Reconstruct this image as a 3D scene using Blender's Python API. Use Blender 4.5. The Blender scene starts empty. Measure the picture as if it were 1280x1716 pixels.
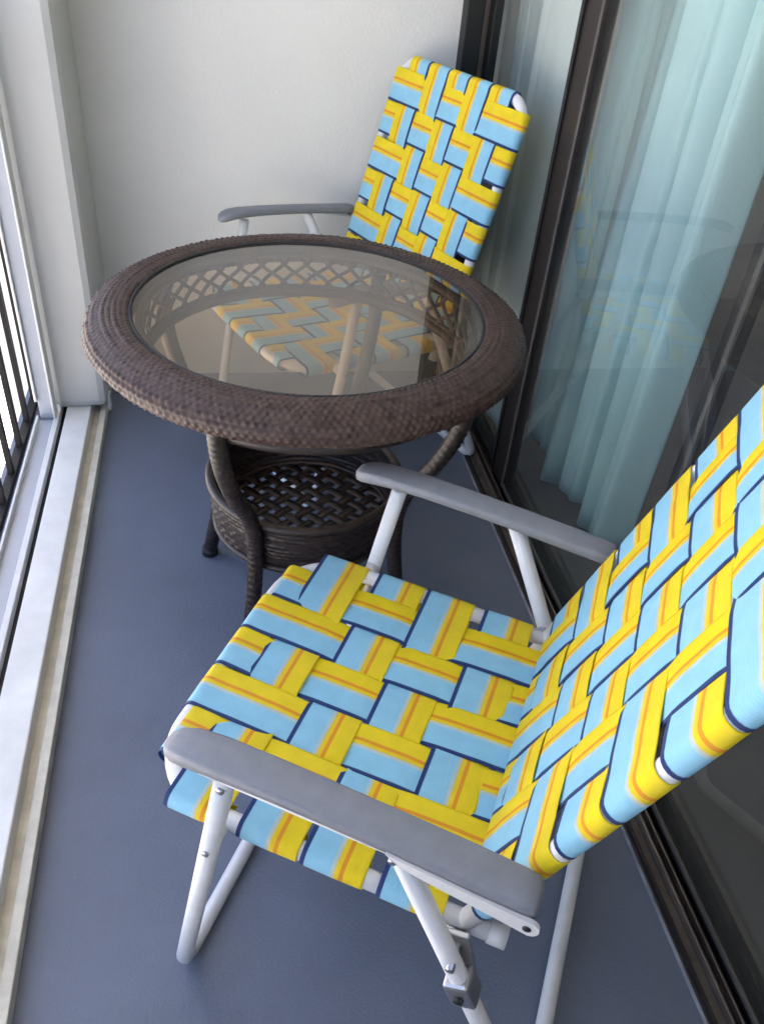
import bpy, bmesh, math, random
from mathutils import Vector, Matrix
random.seed(7)
PI = math.pi
scene = bpy.context.scene
C = scene.collection

# ------------------------------------------------------------------ camera
R = [[0.98231019, -0.04217569, 0.18244974],
     [-0.16875861, -0.62165937, 0.76489225],
     [0.08116173, -0.78215141, -0.61777985]]
cam = bpy.data.cameras.new('camera')
cam.sensor_fit = 'VERTICAL'
cam.sensor_height = 36.0
cam.lens = 36.0 * 1386.66 / 1716.0
cam.clip_start = 0.02
cam.clip_end = 3000
camo = bpy.data.objects.new('camera', cam)
C.objects.link(camo)
camo.matrix_world = Matrix(((R[0][0], -R[0][1], -R[0][2], 0.0),
                            (R[1][0], -R[1][1], -R[1][2], 0.0),
                            (R[2][0], -R[2][1], -R[2][2], 1.347),
                            (0, 0, 0, 1)))
scene.camera = camo

# ------------------------------------------------------------------ light
SUN_EL, SUN_AZ = 48.0, 62.0          # azimuth measured from +X towards +Y: the sun stands behind the building
w = bpy.data.worlds.new('World')
scene.world = w
w.use_nodes = True
nt = w.node_tree
sky = nt.nodes.new('ShaderNodeTexSky')
sky.sky_type = 'NISHITA'
sky.sun_disc = False
sky.sun_elevation = math.radians(SUN_EL)
sky.sun_rotation = math.radians(90.0 - SUN_AZ)
sky.air_density = 0.8
sky.dust_density = 6.0
sky.ozone_density = 0.6
nt.links.new(sky.outputs[0], nt.nodes['Background'].inputs[0])
nt.nodes['Background'].inputs[1].default_value = 0.15
sl = bpy.data.lights.new('sun', 'SUN')
sl.energy = 3.5
sl.angle = math.radians(0.5)
sl.color = (1.0, 0.95, 0.88)
so = bpy.data.objects.new('sun', sl)
C.objects.link(so)
sd = Vector((math.cos(math.radians(SUN_AZ)) * math.cos(math.radians(SUN_EL)),
             math.sin(math.radians(SUN_AZ)) * math.cos(math.radians(SUN_EL)),
             math.sin(math.radians(SUN_EL))))
so.rotation_euler = sd.to_track_quat('Z', 'Y').to_euler()
so.location = (0, 0, 30)
vs = scene.view_settings
vs.view_transform = 'Standard'
vs.look = 'None'
vs.gamma = 1.0
vs.use_curve_mapping = False
vs.exposure = 2.96
scene.cycles.max_bounces = 14
scene.cycles.diffuse_bounces = 6
scene.cycles.transparent_max_bounces = 24
scene.cycles.caustics_reflective = False
scene.cycles.caustics_refractive = False

# ------------------------------------------------------------------ materials
MATS = {}
def mat(name, col, rough=0.5, var=0.0, vscale=8.0, bump=0.0, bscale=60.0, metal=0.0, spec=0.5, col2=None, detail=5.0):
    m = bpy.data.materials.new(name)
    m.use_nodes = True
    t = m.node_tree
    p = t.nodes['Principled BSDF']
    p.inputs['Base Color'].default_value = (*col, 1)
    p.inputs['Roughness'].default_value = rough
    p.inputs['Metallic'].default_value = metal
    p.inputs['Specular IOR Level'].default_value = spec
    tc = t.nodes.new('ShaderNodeTexCoord')
    if var > 0 or col2:
        n = t.nodes.new('ShaderNodeTexNoise')
        n.inputs['Scale'].default_value = vscale
        n.inputs['Detail'].default_value = detail
        n.inputs['Roughness'].default_value = 0.62
        t.links.new(tc.outputs['Object'], n.inputs['Vector'])
        r = t.nodes.new('ShaderNodeValToRGB')
        a = tuple(c * (1 - var) for c in col)
        b = col2 if col2 else tuple(min(1, c * (1 + var)) for c in col)
        r.color_ramp.elements[0].position = 0.32
        r.color_ramp.elements[1].position = 0.68
        r.color_ramp.elements[0].color = (*a, 1)
        r.color_ramp.elements[1].color = (*b, 1)
        t.links.new(n.outputs['Fac'], r.inputs['Fac'])
        t.links.new(r.outputs['Color'], p.inputs['Base Color'])
        mr = t.nodes.new('ShaderNodeMapRange')
        mr.inputs['To Min'].default_value = max(0.02, rough - 0.08)
        mr.inputs['To Max'].default_value = min(1, rough + 0.08)
        t.links.new(n.outputs['Fac'], mr.inputs['Value'])
        t.links.new(mr.outputs['Result'], p.inputs['Roughness'])
    if bump > 0:
        n2 = t.nodes.new('ShaderNodeTexNoise')
        n2.inputs['Scale'].default_value = bscale
        n2.inputs['Detail'].default_value = 4.0
        t.links.new(tc.outputs['Object'], n2.inputs['Vector'])
        bp = t.nodes.new('ShaderNodeBump')
        bp.inputs['Strength'].default_value = bump
        bp.inputs['Distance'].default_value = 0.004
        t.links.new(n2.outputs['Fac'], bp.inputs['Height'])
        t.links.new(bp.outputs['Normal'], p.inputs['Normal'])
    MATS[name] = m
    return m

def floor_mat():
    m = mat('floor_paint', (0.122, 0.143, 0.197), 0.62, 0.15, 2.2, 0.35, 190, detail=8.0)
    t = m.node_tree
    p = t.nodes['Principled BSDF']
    src = p.inputs['Base Color'].links[0].from_socket
    tc = t.nodes.new('ShaderNodeTexCoord')
    # scuffs: stretched noise; grit: sparse pale flecks
    mp = t.nodes.new('ShaderNodeMapping'); mp.inputs['Scale'].default_value = (9, 2.2, 1); mp.inputs['Rotation'].default_value = (0, 0, 0.5)
    t.links.new(tc.outputs['Object'], mp.inputs['Vector'])
    n1 = t.nodes.new('ShaderNodeTexNoise'); n1.inputs['Scale'].default_value = 3.0; n1.inputs['Detail'].default_value = 9.0; n1.inputs['Roughness'].default_value = 0.7
    t.links.new(mp.outputs[0], n1.inputs['Vector'])
    r1 = t.nodes.new('ShaderNodeMapRange'); r1.inputs['From Min'].default_value = 0.56; r1.inputs['From Max'].default_value = 0.78; r1.inputs['To Max'].default_value = 0.30
    t.links.new(n1.outputs['Fac'], r1.inputs['Value'])
    m1 = t.nodes.new('ShaderNodeMix'); m1.data_type = 'RGBA'
    m1.inputs[7].default_value = (0.17, 0.178, 0.20, 1)
    t.links.new(r1.outputs['Result'], m1.inputs[0]); t.links.new(src, m1.inputs[6])
    v = t.nodes.new('ShaderNodeTexVoronoi'); v.inputs['Scale'].default_value = 42.0
    t.links.new(tc.outputs['Object'], v.inputs['Vector'])
    n3 = t.nodes.new('ShaderNodeTexNoise'); n3.inputs['Scale'].default_value = 5.0
    t.links.new(tc.outputs['Object'], n3.inputs['Vector'])
    th = t.nodes.new('ShaderNodeMapRange'); th.inputs['From Min'].default_value = 0.5; th.inputs['From Max'].default_value = 0.75; th.inputs['To Max'].default_value = 0.10
    t.links.new(n3.outputs['Fac'], th.inputs['Value'])
    lt = t.nodes.new('ShaderNodeMath'); lt.operation = 'LESS_THAN'
    t.links.new(v.outputs['Distance'], lt.inputs[0]); t.links.new(th.outputs['Result'], lt.inputs[1])
    sc_ = t.nodes.new('ShaderNodeMath'); sc_.operation = 'MULTIPLY'; sc_.inputs[1].default_value = 0.5
    t.links.new(lt.outputs[0], sc_.inputs[0])
    m2 = t.nodes.new('ShaderNodeMix'); m2.data_type = 'RGBA'
    m2.inputs[7].default_value = (0.30, 0.30, 0.31, 1)
    t.links.new(sc_.outputs[0], m2.inputs[0]); t.links.new(m1.outputs[2], m2.inputs[6])
    t.links.new(m2.outputs[2], p.inputs['Base Color'])
floor_mat()
mat('wall_paint', (0.66, 0.645, 0.62), 0.75, 0.03, 2.0, 0.25, 140)
mat('ceiling_paint', (0.85, 0.845, 0.83), 0.8, 0.02, 3.0)
mat('post_paint', (0.47, 0.47, 0.46), 0.42, 0.03, 4.0, 0.05, 40)
mat('track_white', (0.70, 0.69, 0.67), 0.5, 0.09, 11.0, 0.1, 90)
mat('track_cream', (0.56, 0.53, 0.45), 0.6, 0.16, 22.0, 0.2, 120)
mat('frame_grey', (0.42, 0.44, 0.49), 0.4, 0.05, 6.0)
mat('gasket_black', (0.012, 0.012, 0.014), 0.6)
mat('railing_bronze', (0.012, 0.010, 0.010), 0.65, spec=0.2)
mat('door_black', (0.010, 0.0095, 0.0095), 0.45, 0.2, 12.0, spec=0.3)
mat('door_bronze', (0.016, 0.011, 0.0105), 0.45, 0.25, 12.0, spec=0.3)
mat('bead_grey', (0.075, 0.068, 0.064), 0.5, 0.2, 12.0)
mat('caulk', (0.30, 0.32, 0.37), 0.7, 0.3, 25.0)
mat('sill_bronze', (0.045, 0.036, 0.032), 0.55, 0.35, 16.0)
mat('track_metal', (0.20, 0.165, 0.15), 0.35, 0.2, 14.0, metal=0.6)
mat('track_dust', (0.10, 0.085, 0.075), 0.7, 0.4, 30.0)
mat('tube_white', (0.66, 0.66, 0.675), 0.34, 0.07, 26.0, 0.06, 120, detail=8.0)
mat('arm_plastic', (0.190, 0.198, 0.232), 0.5, 0.09, 34.0, 0.25, 700, detail=8.0)
mat('cap_white', (0.60, 0.60, 0.615), 0.45)
mat('steel', (0.45, 0.45, 0.47), 0.35, metal=0.9)
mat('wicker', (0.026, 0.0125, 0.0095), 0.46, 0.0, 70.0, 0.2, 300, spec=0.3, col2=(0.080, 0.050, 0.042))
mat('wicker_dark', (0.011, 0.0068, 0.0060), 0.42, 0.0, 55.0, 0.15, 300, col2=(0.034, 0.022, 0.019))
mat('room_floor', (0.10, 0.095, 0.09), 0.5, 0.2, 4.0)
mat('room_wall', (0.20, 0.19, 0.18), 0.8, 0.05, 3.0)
mat('ground_concrete', (0.55, 0.53, 0.48), 0.85, 0.12, 0.6, 0.3, 20)
mat('render_wall', (0.62, 0.60, 0.56), 0.8, 0.05, 1.0)

def glass_mat(name, tint, ior, both=1.7, diff_mix=0.0, dcol=(0.5, 0.45, 0.4)):
    m = bpy.data.materials.new(name)
    m.use_nodes = True
    t = m.node_tree
    t.nodes.remove(t.nodes['Principled BSDF'])
    out = t.nodes['Material Output']
    tr = t.nodes.new('ShaderNodeBsdfTransparent')
    tr.inputs[0].default_value = (*tint, 1)
    gl = t.nodes.new('ShaderNodeBsdfGlossy')
    gl.inputs[0].default_value = (1, 1, 1, 1)
    gl.inputs['Roughness'].default_value = 0.0
    fr = t.nodes.new('ShaderNodeFresnel')
    fr.inputs[0].default_value = ior
    # the outer face carries the reflection of both faces; the exit face only transmits
    ge = t.nodes.new('ShaderNodeNewGeometry')
    iv = t.nodes.new('ShaderNodeMath'); iv.operation = 'SUBTRACT'
    iv.inputs[0].default_value = 1.0
    t.links.new(ge.outputs['Backfacing'], iv.inputs[1])
    mu = t.nodes.new('ShaderNodeMath'); mu.operation = 'MULTIPLY'; mu.use_clamp = True
    t.links.new(fr.outputs[0], mu.inputs[0]); t.links.new(iv.outputs[0], mu.inputs[1])
    m2 = t.nodes.new('ShaderNodeMath'); m2.operation = 'MULTIPLY'; m2.use_clamp = True
    m2.inputs[1].default_value = both
    t.links.new(mu.outputs[0], m2.inputs[0])
    mx = t.nodes.new('ShaderNodeMixShader')
    t.links.new(m2.outputs[0], mx.inputs[0])
    t.links.new(tr.outputs[0], mx.inputs[1])
    t.links.new(gl.outputs[0], mx.inputs[2])
    if diff_mix > 0:  # weak diffuse layer, varied by noise, mixed over the front face
        df = t.nodes.new('ShaderNodeBsdfDiffuse')
        df.inputs[0].default_value = (*dcol, 1)
        tc = t.nodes.new('ShaderNodeTexCoord')
        nz = t.nodes.new('ShaderNodeTexNoise')
        nz.inputs['Scale'].default_value = 9.0; nz.inputs['Detail'].default_value = 6.0
        t.links.new(tc.outputs['Object'], nz.inputs['Vector'])
        mr = t.nodes.new('ShaderNodeMapRange')
        mr.inputs['To Min'].default_value = diff_mix * 0.6; mr.inputs['To Max'].default_value = diff_mix * 1.4
        t.links.new(nz.outputs['Fac'], mr.inputs['Value'])
        mm = t.nodes.new('ShaderNodeMath'); mm.operation = 'MULTIPLY'
        t.links.new(mr.outputs['Result'], mm.inputs[0]); t.links.new(iv.outputs[0], mm.inputs[1])
        mx2 = t.nodes.new('ShaderNodeMixShader')
        t.links.new(mm.outputs[0], mx2.inputs[0])
        t.links.new(mx.outputs[0], mx2.inputs[1]); t.links.new(df.outputs[0], mx2.inputs[2])
        t.links.new(mx2.outputs[0], out.inputs[0])
    else:
        t.links.new(mx.outputs[0], out.inputs[0])
    MATS[name] = m
glass_mat('bronze_glass', (0.79, 0.675, 0.54), 1.52, 1.7, 0.06, (0.48, 0.36, 0.25))
glass_mat('door_glass', (0.94, 0.96, 0.96), 1.5, 1.35, 0.03, (0.5, 0.52, 0.52))

# striped webbing: colour runs across the strap by its UV
def web_mat():
    m = bpy.data.materials.new('webbing')
    m.use_nodes = True
    t = m.node_tree
    p = t.nodes['Principled BSDF']
    p.inputs['Roughness'].default_value = 0.5
    p.inputs['Specular IOR Level'].default_value = 0.35
    uv = t.nodes.new('ShaderNodeUVMap')
    uv.uv_map = 'UVMap'
    sp = t.nodes.new('ShaderNodeSeparateXYZ')
    t.links.new(uv.outputs[0], sp.inputs[0])
    r = t.nodes.new('ShaderNodeValToRGB')
    cr = r.color_ramp
    NAVY = (0.010, 0.035, 0.150); BLUE = (0.290, 0.600, 0.790); PALE = (0.52, 0.60, 0.58)
    ORG = (0.80, 0.310, 0.015); YEL = (0.87, 0.655, 0.010); GOLD = (0.86, 0.61, 0.012)
    stops = [(0.0, NAVY), (0.064, NAVY), (0.082, BLUE), (0.475, BLUE), (0.50, PALE), (0.535, PALE),
             (0.56, GOLD), (0.62, GOLD), (0.635, ORG), (0.685, ORG), (0.70, YEL), (1.0, YEL)]
    cr.elements[0].position = stops[0][0]; cr.elements[0].color = (*stops[0][1], 1)
    cr.elements[1].position = stops[-1][0]; cr.elements[1].color = (*stops[-1][1], 1)
    for pos, c in stops[1:-1]:
        e = cr.elements.new(pos); e.color = (*c, 1)
    t.links.new(sp.outputs['Y'], r.inputs['Fac'])
    tc = t.nodes.new('ShaderNodeTexCoord')
    n = t.nodes.new('ShaderNodeTexNoise')
    n.inputs['Scale'].default_value = 45.0
    n.inputs['Detail'].default_value = 4.0
    t.links.new(tc.outputs['Object'], n.inputs['Vector'])
    mr = t.nodes.new('ShaderNodeMapRange')
    mr.inputs['To Min'].default_value = 0.87
    mr.inputs['To Max'].default_value = 1.10
    t.links.new(n.outputs['Fac'], mr.inputs['Value'])
    mul = t.nodes.new('ShaderNodeMix')
    mul.data_type = 'RGBA'; mul.blend_type = 'MULTIPLY'
    mul.inputs[0].default_value = 1.0
    t.links.new(r.outputs['Color'], mul.inputs[6])
    t.links.new(mr.outputs['Result'], mul.inputs[7])
    t.links.new(mul.outputs[2], p.inputs['Base Color'])
    # fine ribs along the strap
    wv = t.nodes.new('ShaderNodeTexWave')
    wv.bands_direction = 'Y'
    wv.inputs['Scale'].default_value = 7.0
    wv.inputs['Distortion'].default_value = 0.3
    t.links.new(uv.outputs[0], wv.inputs['Vector'])
    wx = t.nodes.new('ShaderNodeTexWave')
    wx.bands_direction = 'X'
    wx.inputs['Scale'].default_value = 55.0
    t.links.new(uv.outputs[0], wx.inputs['Vector'])
    ad = t.nodes.new('ShaderNodeMath'); ad.operation = 'ADD'
    t.links.new(wv.outputs['Fac'], ad.inputs[0]); t.links.new(wx.outputs['Fac'], ad.inputs[1])
    bp = t.nodes.new('ShaderNodeBump')
    bp.inputs['Strength'].default_value = 0.55
    bp.inputs['Distance'].default_value = 0.0009
    t.links.new(ad.outputs[0], bp.inputs['Height'])
    t.links.new(bp.outputs['Normal'], p.inputs['Normal'])
    MATS['webbing'] = m
web_mat()

def cloth_mat(name, ca, cb):
    m = bpy.data.materials.new(name)
    m.use_nodes = True
    t = m.node_tree
    p = t.nodes['Principled BSDF']
    out = t.nodes['Material Output']
    tc = t.nodes.new('ShaderNodeTexCoord')
    n = t.nodes.new('ShaderNodeTexNoise')
    n.inputs['Scale'].default_value = 5.0
    n.inputs['Detail'].default_value = 4.0
    t.links.new(tc.outputs['Object'], n.inputs['Vector'])
    r = t.nodes.new('ShaderNodeValToRGB')
    r.color_ramp.elements[0].color = (*ca, 1)
    r.color_ramp.elements[1].color = (*cb, 1)
    t.links.new(n.outputs['Fac'], r.inputs['Fac'])
    t.links.new(r.outputs['Color'], p.inputs['Base Color'])
    p.inputs['Roughness'].default_value = 0.8
    wv = t.nodes.new('ShaderNodeTexNoise'); wv.inputs['Scale'].default_value = 260.0; wv.inputs['Detail'].default_value = 3.0
    t.links.new(tc.outputs['Object'], wv.inputs['Vector'])
    bp = t.nodes.new('ShaderNodeBump'); bp.inputs['Strength'].default_value = 0.5; bp.inputs['Distance'].default_value = 0.002
    t.links.new(wv.outputs['Fac'], bp.inputs['Height']); t.links.new(bp.outputs['Normal'], p.inputs['Normal'])
    tl = t.nodes.new('ShaderNodeBsdfTranslucent')
    t.links.new(r.outputs['Color'], tl.inputs[0])
    mx = t.nodes.new('ShaderNodeMixShader')
    mx.inputs[0].default_value = 0.3
    t.links.new(p.outputs[0], mx.inputs[1]); t.links.new(tl.outputs[0], mx.inputs[2])
    t.links.new(mx.outputs[0], out.inputs[0])
    MATS[name] = m
cloth_mat('teal_sheer', (0.52, 0.745, 0.76), (0.62, 0.84, 0.85))
cloth_mat('grey_sheer', (0.70, 0.755, 0.735), (0.76, 0.80, 0.78))

# ------------------------------------------------------------------ helpers
def link(name, me, m, parent=None, smooth=False):
    if m and not me.materials:
        me.materials.append(MATS[m])
    if smooth:
        me.polygons.foreach_set('use_smooth', [True] * len(me.polygons))
    o = bpy.data.objects.new(name, me)
    C.objects.link(o)
    if parent:
        o.parent = parent
    return o

def tag(o, label=None, cat=None, group=None, kind=None):
    if label: o['label'] = label
    if cat: o['category'] = cat
    if group: o['group'] = group
    if kind: o['kind'] = kind
    return o

def empty(name, loc=(0, 0, 0), rz=0.0):
    o = bpy.data.objects.new(name, None)
    o.empty_display_size = 0.05
    C.objects.link(o)
    o.location = loc
    o.rotation_euler = (0, 0, rz)
    return o

def boxes_me(name, boxes, bevel=0.0):
    bm = bmesh.new()
    for (x0, x1, y0, y1, z0, z1) in boxes:
        vs_ = [bm.verts.new((x, y, z)) for x in (x0, x1) for y in (y0, y1) for z in (z0, z1)]
        for f in ((0, 1, 3, 2), (4, 6, 7, 5), (0, 4, 5, 1), (2, 3, 7, 6), (0, 2, 6, 4), (1, 5, 7, 3)):
            bm.faces.new([vs_[i] for i in f])
    bmesh.ops.recalc_face_normals(bm, faces=bm.faces[:])
    if bevel > 0:
        bmesh.ops.bevel(bm, geom=bm.edges[:], offset=bevel, segments=2, profile=0.5, affect='EDGES')
    me = bpy.data.meshes.new(name)
    bm.to_mesh(me)
    bm.free()
    return me

def box(name, b, m, parent=None, bevel=0.0):
    return link(name, boxes_me(name, [b], bevel), m, parent)

def fillet(pts, radii, n=7):
    """polyline with rounded corners"""
    pts = [Vector(p) for p in pts]
    out = [pts[0]]
    for i in range(1, len(pts) - 1):
        r = radii[i - 1] if isinstance(radii, (list, tuple)) else radii
        a, b, c = pts[i - 1], pts[i], pts[i + 1]
        d1 = (a - b).normalized(); d2 = (c - b).normalized()
        ang = d1.angle(d2)
        L = min(r / math.tan(ang / 2), 0.49 * (a - b).length, 0.49 * (c - b).length)
        if r <= 0 or ang > PI - 0.02:
            out.append(b); continue
        p1 = b + d1 * L; p2 = b + d2 * L
        rr = L * math.tan(ang / 2)
        cen = b + (d1 + d2).normalized() * (rr / math.sin(ang / 2))
        v1 = p1 - cen; v2 = p2 - cen
        tot = v1.angle(v2)
        ax = v1.cross(v2).normalized()
        for k in range(n + 1):
            out.append(cen + Matrix.Rotation(tot * k / n, 3, ax) @ v1)
    out.append(pts[-1])
    return out

def tube_data(pts, rad, seg=12, closed=False, caps=True):
    pts = [Vector(p) for p in pts]
    n = len(pts)
    V, F = [], []
    T = []
    for i in range(n):
        a = pts[(i - 1) % n] if (closed or i > 0) else pts[i]
        b = pts[(i + 1) % n] if (closed or i < n - 1) else pts[i]
        T.append((b - a).normalized())
    ref = Vector((0, 0, 1)) if abs(T[0].z) < 0.9 else Vector((1, 0, 0))
    N = (ref - T[0] * ref.dot(T[0])).normalized()
    for i in range(n):
        N = (N - T[i] * N.dot(T[i])).normalized()
        B = T[i].cross(N)
        r = rad[i] if isinstance(rad, (list, tuple)) else rad
        for k in range(seg):
            a = 2 * PI * k / seg
            V.append(pts[i] + (N * math.cos(a) + B * math.sin(a)) * r)
    for i in range(n if closed else n - 1):
        j = (i + 1) % n
        for k in range(seg):
            l = (k + 1) % seg
            F.append((i * seg + k, i * seg + l, j * seg + l, j * seg + k))
    if caps and not closed:
        F.append(tuple(range(seg))[::-1])
        F.append(tuple((n - 1) * seg + k for k in range(seg)))
    return V, F

def mesh_from(name, V, F):
    me = bpy.data.meshes.new(name)
    me.from_pydata([tuple(v) for v in V], [], F)
    me.update()
    return me

def tube(name, pts, rad, m, parent=None, seg=12, closed=False):
    V, F = tube_data(pts, rad, seg, closed)
    me = mesh_from(name, V, F)
    o = link(name, me, m, parent, smooth=True)
    return o

def tubes_me(name, list_pts, rad, seg=6, closed=False):
    V, F = [], []
    for p in list_pts:
        v, f = tube_data(p, rad, seg, closed)
        b = len(V); V += v; F += [tuple(i + b for i in q) for q in f]
    me = mesh_from(name, V, F)
    me.polygons.foreach_set('use_smooth', [True] * len(me.polygons))
    return me

# ------------------------------------------------------------------ the setting
FX0, FX1 = -0.334, 0.682      # painted floor between the window track and the door track
WY = 2.42                     # end wall
YB = -1.20                    # other end of the balcony
CZ = 2.45

def grid_me(name, x0, x1, y0, y1, z, nx=1, ny=1):
    V = [(x0 + (x1 - x0) * i / nx, y0 + (y1 - y0) * j / ny, z) for j in range(ny + 1) for i in range(nx + 1)]
    F = [(j * (nx + 1) + i, j * (nx + 1) + i + 1, (j + 1) * (nx + 1) + i + 1, (j + 1) * (nx + 1) + i) for j in range(ny) for i in range(nx)]
    return mesh_from(name, V, F)

tag(link('ground', grid_me('ground', -600, 600, -600, 600, -3.3), 'ground_concrete'), kind='structure')
tag(box('balcony_floor', (-0.58, 0.682, YB, WY, -0.22, 0.0), 'floor_paint'), kind='structure')
tag(box('ceiling', (-0.66, 0.75, YB, WY, CZ, CZ + 0.25), 'ceiling_paint'), kind='structure')
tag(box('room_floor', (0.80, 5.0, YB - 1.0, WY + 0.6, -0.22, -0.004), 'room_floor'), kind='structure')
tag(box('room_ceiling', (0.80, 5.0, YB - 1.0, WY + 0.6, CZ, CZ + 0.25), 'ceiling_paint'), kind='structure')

w1 = box('end_wall', (-0.66, 0.90, WY, WY + 0.16, -0.22, CZ + 0.25), 'wall_paint')
tag(w1, 'smooth off-white painted end wall of the balcony behind the far lawn chair', 'wall')
w2 = box('low_light_block', (-0.66, 0.90, YB - 0.12, YB, -0.22, 0.95), 'wall_paint')  # unseen low wall, added to keep light from this end off the floor
tag(w2, 'low off-white light blocker added across the unseen opposite end of the balcony', 'wall')
pr = box('side_light_block', (-0.58, -0.505, YB, -0.10, 0.0, 2.36), 'wall_paint')  # unseen solid panel, added to cut the side light on the near floor
tag(pr, 'off-white light blocker added out of view at the railing side of the opposite balcony end', 'wall')
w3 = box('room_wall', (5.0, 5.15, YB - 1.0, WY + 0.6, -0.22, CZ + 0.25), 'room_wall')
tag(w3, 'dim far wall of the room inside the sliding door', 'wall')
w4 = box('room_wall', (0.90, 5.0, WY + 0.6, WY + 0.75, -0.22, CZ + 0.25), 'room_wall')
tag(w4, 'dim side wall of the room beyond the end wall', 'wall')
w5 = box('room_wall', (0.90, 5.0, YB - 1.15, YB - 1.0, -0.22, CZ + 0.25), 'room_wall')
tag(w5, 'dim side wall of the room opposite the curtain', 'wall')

# the building body above and below, which shades the balcony from the sun
bd = empty('apartment_building', (0.9, 0, -3.3))
box('lower_storey', (-1.5, 4.25, YB - 1.15, WY + 0.75, 0.0, 3.05), 'render_wall', bd)
box('upper_storey', (-1.5, 4.25, YB - 1.15, WY + 0.75, 6.02, 8.6), 'render_wall', bd)
tag(bd, 'pale rendered apartment storeys above and below the balcony', 'building')

# ------------------------------------------------------------------ window track along the open side
tr = empty('window_track', (0, 0, 0))
Y0, Y1 = YB, 2.40
box('inner_lip', (-0.352, -0.334, Y0, Y1, 0.0, 0.030), 'track_cream', tr, 0.002)
box('channel', (-0.372, -0.352, Y0, Y1, 0.0, 0.012), 'track_cream', tr)
box('sill_plate', (-0.438, -0.372, Y0, Y1, 0.0, 0.050), 'track_white', tr, 0.003)
box('gasket', (-0.453, -0.438, Y0, Y1, 0.0, 0.028), 'gasket_black', tr)
box('outer_lip', (-0.468, -0.453, Y0, Y1, 0.0, 0.050), 'track_white', tr, 0.002)
tag(tr, 'white and cream sliding window track along the open side of the floor', 'track')

wf = empty('window_frame', (-0.475, 0, 0.0505))
box('bottom_rail', (-0.036, 0.0065, Y0, 2.085, -0.0505, -0.006), 'frame_grey', wf, 0.002)
box('bottom_bead', (-0.036, -0.030, Y0, 2.085, -0.006, 0.010), 'track_white', wf, 0.001)
box('stile', (-0.026, 0.008, 2.087, 2.128, 0.0, 2.30), 'frame_grey', wf, 0.002)
box('stile_edge', (0.008, 0.014, 2.083, 2.126, 0.0, 2.30), 'track_white', wf, 0.0015)
box('stile_edge', (-0.033, -0.026, 2.080, 2.126, 0.055, 2.30), 'track_white', wf, 0.0015)
box('top_rail', (-0.026, 0.014, Y0, 2.126, 2.30, 2.36), 'track_white', wf, 0.002)
tag(wf, 'light grey metal window frame standing on the white track beside the column', 'window frame')

# column in the corner
cl = empty('column', (-0.398, 2.27, 0.0))
box('shaft', (-0.074, 0.074, -0.138, 0.15, 0.052, CZ), 'post_paint', cl, 0.022)
box('core', (-0.06, 0.02, -0.125, 0.14, 0.0505, 0.06), 'post_paint', cl)
box('corner_trim', (0.0743, 0.080, -0.125, -0.098, 0.036, 0.085), 'post_paint', cl, 0.002)
tag(cl, 'white painted corner column between the window frame and the end wall', 'column')

# header above the opening
hd = box('header_beam', (-0.60, -0.36, YB, WY, 2.362, CZ), 'ceiling_paint')
tag(hd, 'white header beam above the open window side', 'beam')

# railing outside
rl = empty('railing', (-0.545, 0, 0.0))
box('bottom_rail', (-0.012, 0.012, -0.09, WY, 0.012, 0.03), 'railing_bronze', rl, 0.002)
box('top_rail', (-0.025, 0.025, -0.09, WY, 1.04, 1.08), 'railing_bronze', rl, 0.004)
pm = boxes_me('picket', [(-0.006, 0.006, -0.010, 0.010, 0.03, 1.04)])
k = 0
y = WY - 0.06
while y > -0.07:
    o = link('picket', pm, 'railing_bronze', rl)
    o.location = (0, y, 0)
    y -= 0.125
for yy in (-0.06, 0.8, WY - 0.03):
    box('foot', (-0.012, 0.012, yy - 0.018, yy + 0.018, 0.0, 0.012), 'railing_bronze', rl)
tag(rl, 'dark bronze picket railing outside the window track', 'railing')

# ------------------------------------------------------------------ sliding door
dr = empty('sliding_door', (0.682, 0, 0.0))
def DX(x): return x - 0.682
def dbox(name, b, m, bevel=0.0015):
    return box(name, (DX(b[0]), DX(b[1]), *b[2:]), m, dr, bevel)
DY0 = YB
dbox('sill', (0.682, 0.800, DY0, 2.42, -0.10, 0.008), 'sill_bronze', 0)
dbox('track_ridge', (0.684, 0.690, DY0, 2.36, 0.008, 0.020), 'door_bronze')
dbox('track_ridge', (0.707, 0.711, DY0, 2.36, 0.008, 0.030), 'track_metal')
dbox('track_ridge', (0.724, 0.728, DY0, 2.36, 0.008, 0.026), 'track_metal')
dbox('track_dirt', (0.690, 0.707, DY0, 2.36, 0.008, 0.011), 'track_dust', 0)
dbox('jamb', (0.651, 0.698, 2.365, 2.418, 0.0, CZ - 0.002), 'door_black', 0.003)
dbox('jamb_channel', (0.698, 0.716, 2.385, 2.418, 0.0, CZ - 0.002), 'track_metal')
dbox('jamb', (0.716, 0.740, 2.345, 2.418, 0.0085, CZ - 0.002), 'door_black', 0.003)
dbox('head', (0.690, 0.800, DY0, 2.34, 2.36, CZ - 0.002), 'door_black')
# leading panel: stile, bottom rail, pane
dbox('stile', (0.738, 0.768, 1.715, 1.825, 0.009, 2.36), 'door_bronze', 0.003)
dbox('stile_bead', (0.735, 0.738, 1.716, 1.726, 0.03, 2.36), 'bead_grey', 0.001)
dbox('stile_bead', (0.733, 0.738, 1.808, 1.823, 0.03, 2.36), 'door_black', 0.001)
dbox('bottom_rail', (0.738, 0.768, DY0, 1.714, 0.009, 0.045), 'door_black', 0.003)
dbox('rail_bead', (0.733, 0.738, DY0, 1.714, 0.036, 0.046), 'bead_grey', 0.001)
dbox('caulk_line', (0.677, 0.682, DY0, 2.36, 0.0005, 0.003), 'caulk', 0)
dbox('bottom_rail', (0.744, 0.768, 1.826, 2.34, 0.009, 0.040), 'door_black', 0.003)
dbox('pane', (0.750, 0.756, DY0, 1.714, 0.046, 2.36), 'door_glass', 0)
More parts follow.
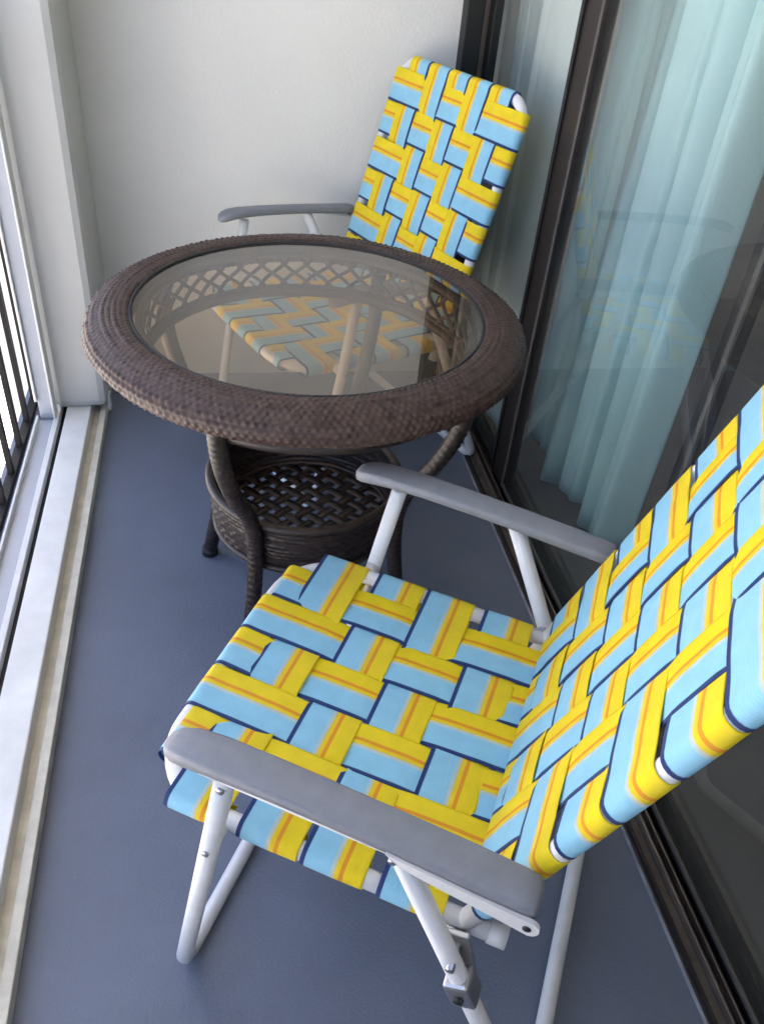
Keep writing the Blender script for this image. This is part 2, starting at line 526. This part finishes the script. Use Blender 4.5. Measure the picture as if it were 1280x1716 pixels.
dbox('pane', (0.750, 0.756, 1.826, 2.344, 0.041, 2.36), 'door_glass', 0)
# inner panel whose leading stile shows behind the glass
dbox('inner_stile', (0.778, 0.798, 1.045, 1.085, 0.009, 2.36), 'door_black', 0.002)
dbox('inner_stile_edge', (0.772, 0.778, 1.045, 1.056, 0.009, 2.36), 'bead_grey', 0.001)
tag(dr, 'dark bronze framed sliding glass door with teal drape behind it', 'door')

# drapes inside
def drape(ya, yb, xc, folds, amp0, m, label, seed, z0):
    V, F = [], []
    ny, nz = 200, 40
    for i in range(ny + 1):
        t = i / ny
        for j in range(nz + 1):
            s = j / nz
            z = z0 + (2.325 - z0) * s + (0.012 * math.sin(17 * t + seed) if j == 0 else 0)
            ph = 2 * PI * (folds * t + 0.22 * math.sin(5 * t + seed))
            amp = amp0 * (1 - 0.25 * s) * (0.85 + 0.25 * math.sin(12.4 * t + 0.5 * seed))
            wv = math.sin(ph + 0.35 * math.sin(2.2 * s + 4 * t))
            x = xc + amp * math.copysign(abs(wv) ** 0.8, wv) + amp * 0.28 * math.sin(2.63 * ph + 1.3 * seed + 1.2 * s) + 0.004 * math.sin(31 * t + 5 * s) + 0.01 * math.sin(3 * s + 9 * t)
            y = ya + (yb - ya) * t + 0.018 * math.cos(ph) + 0.02 * (s - 0.3) * math.sin(6 * t) - 0.05 * s * (1 - t)
            V.append((x, y, z))
    for i in range(ny):
        for j in range(nz):
            a = i * (nz + 1) + j
            F.append((a, a + nz + 1, a + nz + 2, a + 1))
    o = link('drape', mesh_from('drape', V, F), m, None, True)
    md = o.modifiers.new('thick', 'SOLIDIFY'); md.thickness = 0.002
    tag(o, label, 'curtain')
drape(1.425, 1.985, 0.925, 6.3, 0.042, 'teal_sheer', 'pale teal pleated drape hanging behind the sliding glass door', 1.0, 0.035)
drape(1.93, 2.40, 0.805, 2.5, 0.010, 'grey_sheer', 'pale grey-green flat sheer behind the narrow door pane next to the end wall', 2.0, 0.02)
rod = tube('curtain_rod', [(0.905, 0.6, 2.345), (0.905, 2.42, 2.345)], 0.014, 'steel')
tag(rod, 'metal rod that the drapes hang from', 'curtain rod')

# ------------------------------------------------------------------ lawn chair
WSY = 0.243        # half width of the seat frame
WLY = 0.281        # half width of the leg frames
TR = 0.0125        # tube radius
SW = 0.0785         # strap width
SEAT_F = Vector((0.246, 0, 0.402)); SEAT_R = Vector((-0.196, 0, 0.384))
BACK_B = Vector((-0.172, 0, 0.345))

def frame_axes(a, b):
    ex = (b - a).normalized()
    n = Vector((0, 1, 0)).cross(ex)
    return ex, n

def strap_mesh(name, cen, wdir, nrm, width=SW, th=0.0011):
    """ribbon along points cen with width direction wdir; UV y runs 0..1 across (0 = navy edge)"""
    n = len(cen)
    cols = [0.0, 0.04, 0.5, 0.96, 1.0]
    V, F, UV = [], [], []
    L = [0.0]
    for i in range(1, n):
        L.append(L[-1] + (cen[i] - cen[i - 1]).length)
    m = len(cols)
    for i in range(n):
        for c in cols:
            crown = 0.0005 * (1 - (2 * c - 1) ** 2)
            V.append(cen[i] + wdir * (c - 0.5) * width + nrm[i] * (th / 2 + crown))
        for c in cols:
            V.append(cen[i] + wdir * (c - 0.5) * width - nrm[i] * th / 2)
    st = 2 * m
    fuv = []
    def q(a, b, c, d, ua):
        F.append((a, b, c, d)); fuv.append(ua)
    for i in range(n - 1):
        for j in range(m - 1):
            u0, u1 = L[i] / width, L[i + 1] / width
            q(i*st+j, i*st+j+1, (i+1)*st+j+1, (i+1)*st+j, ((u0, cols[j]), (u0, cols[j+1]), (u1, cols[j+1]), (u1, cols[j])))
            q(i*st+m+j, (i+1)*st+m+j, (i+1)*st+m+j+1, i*st+m+j+1, ((u0, cols[j]), (u1, cols[j]), (u1, cols[j+1]), (u0, cols[j+1])))
        q(i*st, (i+1)*st, (i+1)*st+m, i*st+m, ((0, 0),) * 4)
        q(i*st+m-1, i*st+2*m-1, (i+1)*st+2*m-1, (i+1)*st+m-1, ((0, 1),) * 4)
    me = mesh_from(name, V, F)
    uvl = me.uv_layers.new(name='UVMap')
    k = 0
    for fi, p in enumerate(me.polygons):
        for li, loop in enumerate(p.loop_indices):
            uvl.data[loop].uv = fuv[fi][li]
    return me

def strap_path(org, du, n, u0, u1, cross, sag, ev):
    """a strap from rail at u0 to rail at u1; cross = [(u, +1/-1)], wraps half round each rail"""
    A = 0.0017
    base = TR + 0.0012
    def h(u):
        if u <= cross[0][0]:
            a, b = (u0, 0.0), cross[0]
        elif u >= cross[-1][0]:
            a, b = cross[-1], (u1, 0.0)
        else:
            for i in range(len(cross) - 1):
                if cross[i][0] <= u <= cross[i + 1][0]:
                    a, b = cross[i], cross[i + 1]; break
        t = (u - a[0]) / max(1e-6, b[0] - a[0])
        # flat over each crossing, quick step between
        t = min(1, max(0, (t - 0.28) / 0.44)); t = t * t * (3 - 2 * t)
        return A * (a[1] + (b[1] - a[1]) * t)
    cen, nr = [], []
    r = TR + 0.0014
    # start wrap (from underneath)
    cen.append(org + du * (u0 + 0.028) - n * r); nr.append(-n)
    for k in range(0, 8):
        a = -PI / 2 - PI * k / 8
        d = du * math.cos(a) + n * math.sin(a)
        cen.append(org + du * u0 + d * r); nr.append(d)
    N = 44
    for k in range(N + 1):
        u = u0 + (u1 - u0) * k / N
        e = max(0, 1 - ((2 * k / N) - 1) ** 2)
        z = base + h(u) - sag * e * ev
        cen.append(org + du * u + n * z); nr.append(n)
    for k in range(1, 9):
        a = PI / 2 - PI * k / 8
        d = du * math.cos(a) + n * math.sin(a)
        cen.append(org + du * u1 + d * r); nr.append(d)
    cen.append(org + du * (u1 - 0.028) - n * r); nr.append(-n)
    # true normals on the flat run
    for i in range(9, len(cen) - 9):
        t = (cen[i + 1] - cen[i - 1]).normalized()
        nn = nr[i] - t * nr[i].dot(t)
        nr[i] = nn.normalized()
    return cen, nr

YS = [-0.160, -0.080, 0.0, 0.080, 0.160]          # straps that run front to back, and up the back
XS = [0.167, 0.067, -0.020, -0.117]               # straps across the seat, front first
ZS = [0.884, 0.805, 0.718, 0.637, 0.548, 0.466]   # straps across the back, top first

def rivet(t, x, y, z, s):
    tube('rivet', [(x, y, z), (x, y + s * 0.003, z)], 0.0048, 'steel', t, 10)

def arm_mesh(s):
    st = [(.172, .005, .580, .572), (.168, .012, .586, .571), (.158, .018, .591, .573), (.140, .0215, .595, .577), (.110, .0230, .596, .580),
          (.05, .0230, .593, .579), (-.02, .0225, .588, .574), (-.09, .0225, .582, .568), (-.18, .0225, .573, .558),
          (-.228, .0215, .568, .552), (-.243, .0205, .565, .550), (-.250, .016, .560, .550)]
    V, F = [], []
    prof = [(-1, 0), (-1, .6), (-.93, .88), (-.8, .98), (0, 1.04), (.8, .98), (.93, .88), (1, .6), (1, 0)]
    for (x, hw, zt, zb) in st:
        for (u, v) in prof:
            V.append((x, s * 0.281 + u * hw, zb + (zt - zb) * v))
    m = len(prof)
    for i in range(len(st) - 1):
        for j in range(m):
            k = (j + 1) % m
            F.append((i*m+j, i*m+k, (i+1)*m+k, (i+1)*m+j))
    F.append(tuple(range(m)))
    F.append(tuple((len(st)-1)*m + j for j in range(m))[::-1])
    me = mesh_from('armrest', V, F)
    bm = bmesh.new(); bm.from_mesh(me)
    bmesh.ops.recalc_face_normals(bm, faces=bm.faces[:])
    bm.to_mesh(me); bm.free()
    return me

def make_chair(BACK_T):
    t = empty('lawn_chair')
    ex, n = frame_axes(SEAT_R, SEAT_F)
    n = -n if n.z < 0 else n
    # seat frame
    f, r = SEAT_F, SEAT_R
    Y = Vector((0, 1, 0))
    back_ext = r - ex * 0.018
    tube('seat_frame', fillet([back_ext + Y * WSY, f + Y * WSY, f - Y * WSY, back_ext - Y * WSY], 0.105, 12), TR, 'tube_white', t, 14)
    tube('seat_crossbar', [r + Y * WSY * 0.97, r - Y * WSY * 0.97], TR * 0.9, 'tube_white', t, 12)
    for s in (-1, 1):
        tube('end_cap', [back_ext + Y * s * WSY, back_ext - ex * 0.022 + Y * s * WSY], TR * 1.14, 'cap_white', t, 14)
    # back frame
    bx, bn = frame_axes(BACK_B, BACK_T)
    bn = bn if bn.x > 0 else -bn
    b, tp = BACK_B, BACK_T
    mid = b + (tp - b) * 0.45 - bn * 0.001
    tube('back_frame', fillet([b + Y * WSY, mid + Y * WSY, tp + Y * WSY, tp - Y * WSY, mid - Y * WSY, b - Y * WSY], [0.6, 0.06, 0.06, 0.6], 9), TR, 'tube_white', t, 14)
    k0 = b + (tp - b) * 0.115
    tube('back_crossbar', [k0 + Y * WSY * 0.97, k0 - Y * WSY * 0.97], TR * 0.9, 'tube_white', t, 12)
    # front and rear leg frames: each a U with its floor bar
    def zfoot(x): return Vector((x, 0, TR))
    ft, fo = Vector((0.098, 0, 0.566)), zfoot(0.195)
    tube('front_leg_frame', fillet([ft + Y * WLY, fo + Y * WLY, fo - Y * WLY, ft - Y * WLY], 0.045, 8), TR, 'tube_white', t, 14)
    rt, ro = Vector((-0.090, 0, 0.566)), zfoot(-0.338)
    tube('rear_leg_frame', fillet([rt + Y * WLY, ro + Y * WLY, ro - Y * WLY, rt - Y * WLY], 0.045, 8), TR, 'tube_white', t, 14)
    for s in (-1, 1):
        o = link('armrest', arm_mesh(s), 'arm_plastic', t, True)
        yo = s * (0.281 + 0.0185)
        pm_ = boxes_me('arm_rail', [(-0.12, 0.12, min(yo, yo + s * 0.003), max(yo, yo + s * 0.003), -0.004, 0.004)])
        ar = link('arm_rail', pm_, 'tube_white', o)
        ar.location = (0, 0, 0.5735); ar.rotation_euler = (0, -0.056, 0)
        # flat side plate at the rear of the arm with its pivot hole
        V, F = [], []
        out = [(-.092, .571), (-.15, .563), (-.20, .556), (-.236, .551)]
        out += [(-.243 + 0.0125 * math.cos(a), .5385 + 0.0125 * math.sin(a)) for a in [math.radians(80 + 22 * q) for q in range(9)]]
        out += [(-.20, .537), (-.15, .547), (-.11, .557)]
        y1, y2 = s * (0.281 + 0.021), s * (0.281 + 0.026)
        V = [(x, y1, z) for x, z in out] + [(x, y2, z) for x, z in out]
        m = len(out)
        F = [tuple(range(m)), tuple(range(m, 2 * m))[::-1]] + [(i, (i + 1) % m, m + (i + 1) % m, m + i) for i in range(m)]
        me = mesh_from('side_plate', V, F)
        bm = bmesh.new(); bm.from_mesh(me); bmesh.ops.recalc_face_normals(bm, faces=bm.faces[:]); bm.to_mesh(me); bm.free()
        link('side_plate', me, 'cap_white', o)
        tube('pivot', [(-.243, y2 - s * 0.012, .5385), (-.243, y2 + s * 0.001, .5385)], 0.0045, 'gasket_black', t, 12)
        # inner pivot pin from arm to back rail
        tube('pivot_pin', [(-.238, s * (WSY - 0.002), .546), (-.238, s * 0.281, .546)], 0.006, 'steel', t, 10)
        # spacers: seat to front leg, seat to rear leg
        tube('spacer', [(0.128, s * (WSY - 0.004), 0.396), (0.128, s * (WLY - 0.004), 0.396)], 0.011, 'cap_white', t, 12)
        rivet(t, 0.1005, s * (WLY + TR - 0.0006), 0.545, s)
        rivet(t, 0.127, s * (WLY + TR - 0.0006), 0.398, s)
        rivet(t, -0.098, s * (WLY + TR - 0.0006), 0.540, s)
        # hinge bracket joining back rail, seat rail and rear leg
        br = box('bracket', (-0.015, 0.015, -0.004, 0.004, -0.045, 0.045), 'steel', t, 0.002)
        br.location = (-0.192, s * (WSY + 0.019), 0.345); br.rotation_euler = (0, 0.25, 0)
        tube('bracket_bolt', [(-0.184, s * (WSY - 0.004), 0.368), (-0.184, s * (WLY + 0.016), 0.368)], 0.0055, 'steel', t, 10)
        c2 = box('leg_clip', (-0.0165, 0.0165, -0.0165, 0.0165, -0.022, 0.022), 'steel', t, 0.005)
        c2.location = (-0.2035, s * WLY, 0.312); c2.rotation_euler = (0, math.atan2(0.248, 0.55), 0)
        tube('clip_bolt', [(-0.2035, s * (WLY + 0.014), 0.312), (-0.2035, s * (WLY + 0.021), 0.312)], 0.006, 'gasket_black', c2 and t, 10)
    # webbing: seat
    mids = (SEAT_F + SEAT_R) / 2
    def su(x): return (x - SEAT_R.x) / ex.x
    Lx = su(SEAT_F.x)
    for i, x in enumerate(XS, 1):
        org = SEAT_R + ex * su(x)
        jit = random.uniform(-0.0015, 0.0015)
        cr = [(yy, 1 if (i + j) % 2 == 0 else -1) for j, yy in enumerate(YS, 1)]
        cen, nr = strap_path(org + ex * jit, Y, n, -WSY, WSY, cr, 0.009, 1 - (2 * su(x) / Lx - 1) ** 2)
        # navy edge at the front: width direction runs backwards
        link('cross_strap', strap_mesh('cross_strap', cen, -ex, nr, 0.0815), 'webbing', t, True)
    for j, yy in enumerate(YS, 1):
        cr = sorted([(su(x), -1 if (i + j) % 2 == 0 else 1) for i, x in enumerate(XS, 1)])
        cen, nr = strap_path(SEAT_R + Y * (yy + random.uniform(-0.0015, 0.0015)), ex, n, 0.0, Lx - (0.008 if abs(yy) > 0.1 else 0.0), cr, 0.009, 1 - (yy / WSY) ** 2)
        # navy edge towards the sitter's left (+y): width runs towards -y
        link('seat_strap', strap_mesh('seat_strap', cen, -Y, nr), 'webbing', t, True)
    # webbing: back
    def bu(z): return (z - BACK_B.z) / bx.z
    Lb = (BACK_T - BACK_B).length
    u_lo = Lb * 0.115
    for i, z in enumerate(ZS, 1):
        uu = bu(z)
        org = BACK_B + bx * uu
        cr = [(yy, 1 if (i + j) % 2 == 0 else -1) for j, yy in enumerate(YS, 1)]
        cen, nr = strap_path(org + bx * random.uniform(-0.0015, 0.0015), Y, bn, -WSY, WSY, cr, 0.008, 1 - (2 * (uu - u_lo) / (Lb - u_lo) - 1) ** 2)
        # navy edge at the bottom: width runs upwards
        link('back_cross_strap', strap_mesh('back_cross_strap', cen, bx, nr, 0.0815), 'webbing', t, True)
    for j, yy in enumerate(YS, 1):
        cr = sorted([(bu(z) - u_lo, -1 if (i + j) % 2 == 0 else 1) for i, z in enumerate(ZS, 1)])
        cen, nr = strap_path(BACK_B + bx * u_lo + Y * (yy + random.uniform(-0.0015, 0.0015)), bx, bn, 0.0, Lb - u_lo, cr, 0.008, 1 - (yy / WSY) ** 2)
        link('back_strap', strap_mesh('back_strap', cen, -Y, nr), 'webbing', t, True)
    return t

chair = make_chair(Vector((-0.372, 0, 0.938)))
GR = 'folding webbed lawn chairs'
chair2 = make_chair(Vector((-0.354, 0, 0.944)))
chair.location = (0.2132, 0.7297, 0); chair.rotation_euler = (0, 0, 2.6166)
tag(chair, 'yellow and blue webbed folding lawn chair with its back to the sliding glass door', 'chair', GR)
chair2.location = (0.279, 2.0097, 0); chair2.rotation_euler = (0, 0, 3.5579)
tag(chair2, 'yellow and blue webbed folding lawn chair behind the wicker table by the end wall', 'chair', GR)

# ------------------------------------------------------------------ wicker table
tb = empty('wicker_table', (0.1627, 1.4023, 0.0))

def woven_lathe(name, prof, stakes, rows, amp, m, parent, sub=4, rsub=5, rib=0.0):
    """surface of revolution through prof (r,z) carrying a real over-under weave"""
    # resample the profile
    P = [Vector((r, z)) for r, z in prof]
    L = [0.0]
    for i in range(1, len(P)):
        L.append(L[-1] + (P[i] - P[i - 1]).length)
    def at(s):
        s *= L[-1]
        for i in range(len(P) - 1):
            if s <= L[i + 1] + 1e-9:
                f = (s - L[i]) / (L[i + 1] - L[i])
                return P[i].lerp(P[i + 1], f), (P[i + 1] - P[i]).normalized()
        return P[-1], (P[-1] - P[-2]).normalized()
    NT, NS = stakes * sub, rows * rsub
    V, F = [], []
    rj = [random.uniform(0.7, 1.2) for _ in range(rows + 1)]
    cj = [[random.uniform(0.55, 1.35) for _ in range(stakes)] for _ in range(rows)]
    wj = [random.uniform(0, 6.28) for _ in range(rows)]
    for j in range(NS + 1):
        s = j / NS
        # smoothed tangent
        p, _ = at(s)
        a, _ = at(max(0, s - 0.03)); b, _ = at(min(1, s + 0.03))
        tg = (b - a).normalized()
        nx, nz = tg.y, -tg.x
        row = min(rows - 1, int(s * rows))
        fr = s * rows - row
        prof_h = math.sqrt(max(0, math.sin(PI * min(1, max(0, fr)))))
        for i in range(NT):
            th = 2 * PI * i / NT
            ph = stakes * th + PI * (row % 2)
            cell = int((th * stakes / (2 * PI)) + 0.5 * (row % 2) + 0.5) % stakes
            h = amp * prof_h * (0.55 + 0.45 * math.cos(ph)) * rj[row] * cj[row][cell]
            h += amp * 0.30 * math.sin((5 + row % 4) * th + wj[row]) * prof_h
            r = p.x + nx * h; z = p.y + nz * h
            V.append((r * math.cos(th), r * math.sin(th), z))
    for j in range(NS):
        for i in range(NT):
            k = (i + 1) % NT
            F.append((j*NT+i, j*NT+k, (j+1)*NT+k, (j+1)*NT+i))
    me = mesh_from(name, V, F)
    bm = bmesh.new(); bm.from_mesh(me); bmesh.ops.recalc_face_normals(bm, faces=bm.faces[:]); bm.to_mesh(me); bm.free()
    return link(name, me, m, parent, True)

# profile runs so that (tg.y, -tg.x) points outwards
rim_prof = [(0.322, 0.655), (0.345, 0.649), (0.362, 0.647), (0.380, 0.650), (0.391, 0.657), (0.3960, 0.667), (0.395, 0.677), (0.388, 0.687), (0.376, 0.694), (0.360, 0.7005), (0.342, 0.7035), (0.326, 0.703), (0.3175, 0.699), (0.3165, 0.690)]
woven_lathe('rim', rim_prof, 190, 19, 0.0023, 'wicker', tb, 5)
# rolled binding where rim meets glass
def ring(r, z, n=96): return [(r * math.cos(2*PI*i/n), r * math.sin(2*PI*i/n), z) for i in range(n)]
tube('glass_gasket', ring(0.3155, 0.6985), 0.0032, 'gasket_black', tb, 8, True)
# glass: a disc with a ground edge
V, F = [], []
n = 96
for z, r in ((0.6925, 0.315), (0.6975, 0.315)):
    V += ring(r, z, n)
F = [tuple(range(n))[::-1], tuple(range(n, 2 * n))] + [(i, (i + 1) % n, n + (i + 1) % n, n + i) for i in range(n)]
link('glass_top', mesh_from('glass_top', V, F), 'bronze_glass', tb)
# apron: hoops and crossing strands
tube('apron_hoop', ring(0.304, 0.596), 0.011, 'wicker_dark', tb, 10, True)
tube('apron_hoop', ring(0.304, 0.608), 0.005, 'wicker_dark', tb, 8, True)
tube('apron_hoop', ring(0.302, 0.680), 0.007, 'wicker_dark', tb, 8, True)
strands = []
NSR = 40
for i in range(NSR):
    for s in (-1, 1):
        a0 = 2 * PI * i / NSR
        pts = []
        for k in range(9):
            f = k / 8
            a = a0 + s * 0.115 * math.sin(PI * (f - 0.5))
            rr = 0.303 + s * 0.003 * math.cos(2 * PI * f)
            pts.append((rr * math.cos(a), rr * math.sin(a), 0.60 + 0.076 * f))
        strands.append(pts)
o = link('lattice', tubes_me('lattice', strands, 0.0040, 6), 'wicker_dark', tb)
o['kind'] = 'stuff'

# legs: wound wicker over a curved tube
LEGP = [(0.322, 0.655), (0.322, 0.595), (0.308, 0.525), (0.275, 0.445), (0.232, 0.375), (0.212, 0.310), (0.210, 0.240), (0.220, 0.150), (0.236, 0.070), (0.250, 0.010)]
def spline(P, n):
    out = []
    m = len(P)
    for i in range(m - 1):
        p0 = P[max(0, i-1)]; p1 = P[i]; p2 = P[i+1]; p3 = P[min(m-1, i+2)]
        for k in range(n):
            t = k / n
            out.append(tuple(0.5 * ((2*p1[c]) + (-p0[c]+p2[c])*t + (2*p0[c]-5*p1[c]+4*p2[c]-p3[c])*t*t + (-p0[c]+3*p1[c]-3*p2[c]+p3[c])*t**3) for c in range(len(p1))))
    out.append(tuple(P[-1]))
    return out
lp = spline(LEGP, 22)
pts = [(r, 0, z) for r, z in lp]
V, Fq = tube_data(pts, [0.0165 * (0.96 + 0.04 * math.sin(i * 2 * PI / 4)) for i in range(len(pts))], 12)
legme = mesh_from('leg', V, Fq)
V, Fq = tube_data([(0.250, 0, 0.0), (0.2485, 0, 0.02)], 0.0185, 14)
footme = mesh_from('foot_cap', V, Fq)
for k in range(4):
    a = math.radians(57 + 90 * k)
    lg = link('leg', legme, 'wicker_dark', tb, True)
    lg.rotation_euler = (0, 0, a)
    link('foot_cap', footme, 'gasket_black', lg, True)

# basket shelf
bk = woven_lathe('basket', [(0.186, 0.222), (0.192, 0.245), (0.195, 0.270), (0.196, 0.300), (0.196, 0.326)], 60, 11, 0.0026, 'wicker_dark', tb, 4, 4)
tube('basket_rim', ring(0.196, 0.330, 72), 0.010, 'wicker_dark', bk, 10, True)
tube('basket_hoop', ring(0.188, 0.222, 72), 0.008, 'wicker_dark', bk, 10, True)
PITCH, SWD = 0.0330, 0.0205
RB = 0.188
bz = 0.224
def slat_mesh(d, par):
    half = math.sqrt(max(0, RB * RB - d * d))
    N = 28
    V, F = [], []
    for i in range(N + 1):
        u = -half + 2 * half * i / N
        z = 0.0014 * math.cos(PI * u / PITCH) * par
        for (w_, dz) in ((-0.5, 0), (0, 0.0012), (0.5, 0), (0.5, -0.0016), (-0.5, -0.0016)):
            V.append((u, d + w_ * SWD, z + dz))
    for i in range(N):
        for j in range(5):
            k = (j + 1) % 5
            F.append((i*5+j, (i+1)*5+j, (i+1)*5+k, i*5+k))
    me = mesh_from('basket_slat', V, F)
    bm = bmesh.new(); bm.from_mesh(me); bmesh.ops.recalc_face_normals(bm, faces=bm.faces[:]); bm.to_mesh(me); bm.free()
    return me
for fam in (0, 1):
    for q in range(-5, 6):
        d = q * PITCH
        if abs(d) > RB - 0.012: continue
        par = (1 if q % 2 == 0 else -1) * (1 if fam == 0 else -1)
        o = link('basket_slat', slat_mesh(d, par), 'wicker_dark', bk, True)
        o.location = (0, 0, bz); o.rotation_euler = (0, 0, math.radians(40 + 90 * fam))
tag(tb, 'round dark brown wicker table with tinted glass top and a basket shelf', 'table')
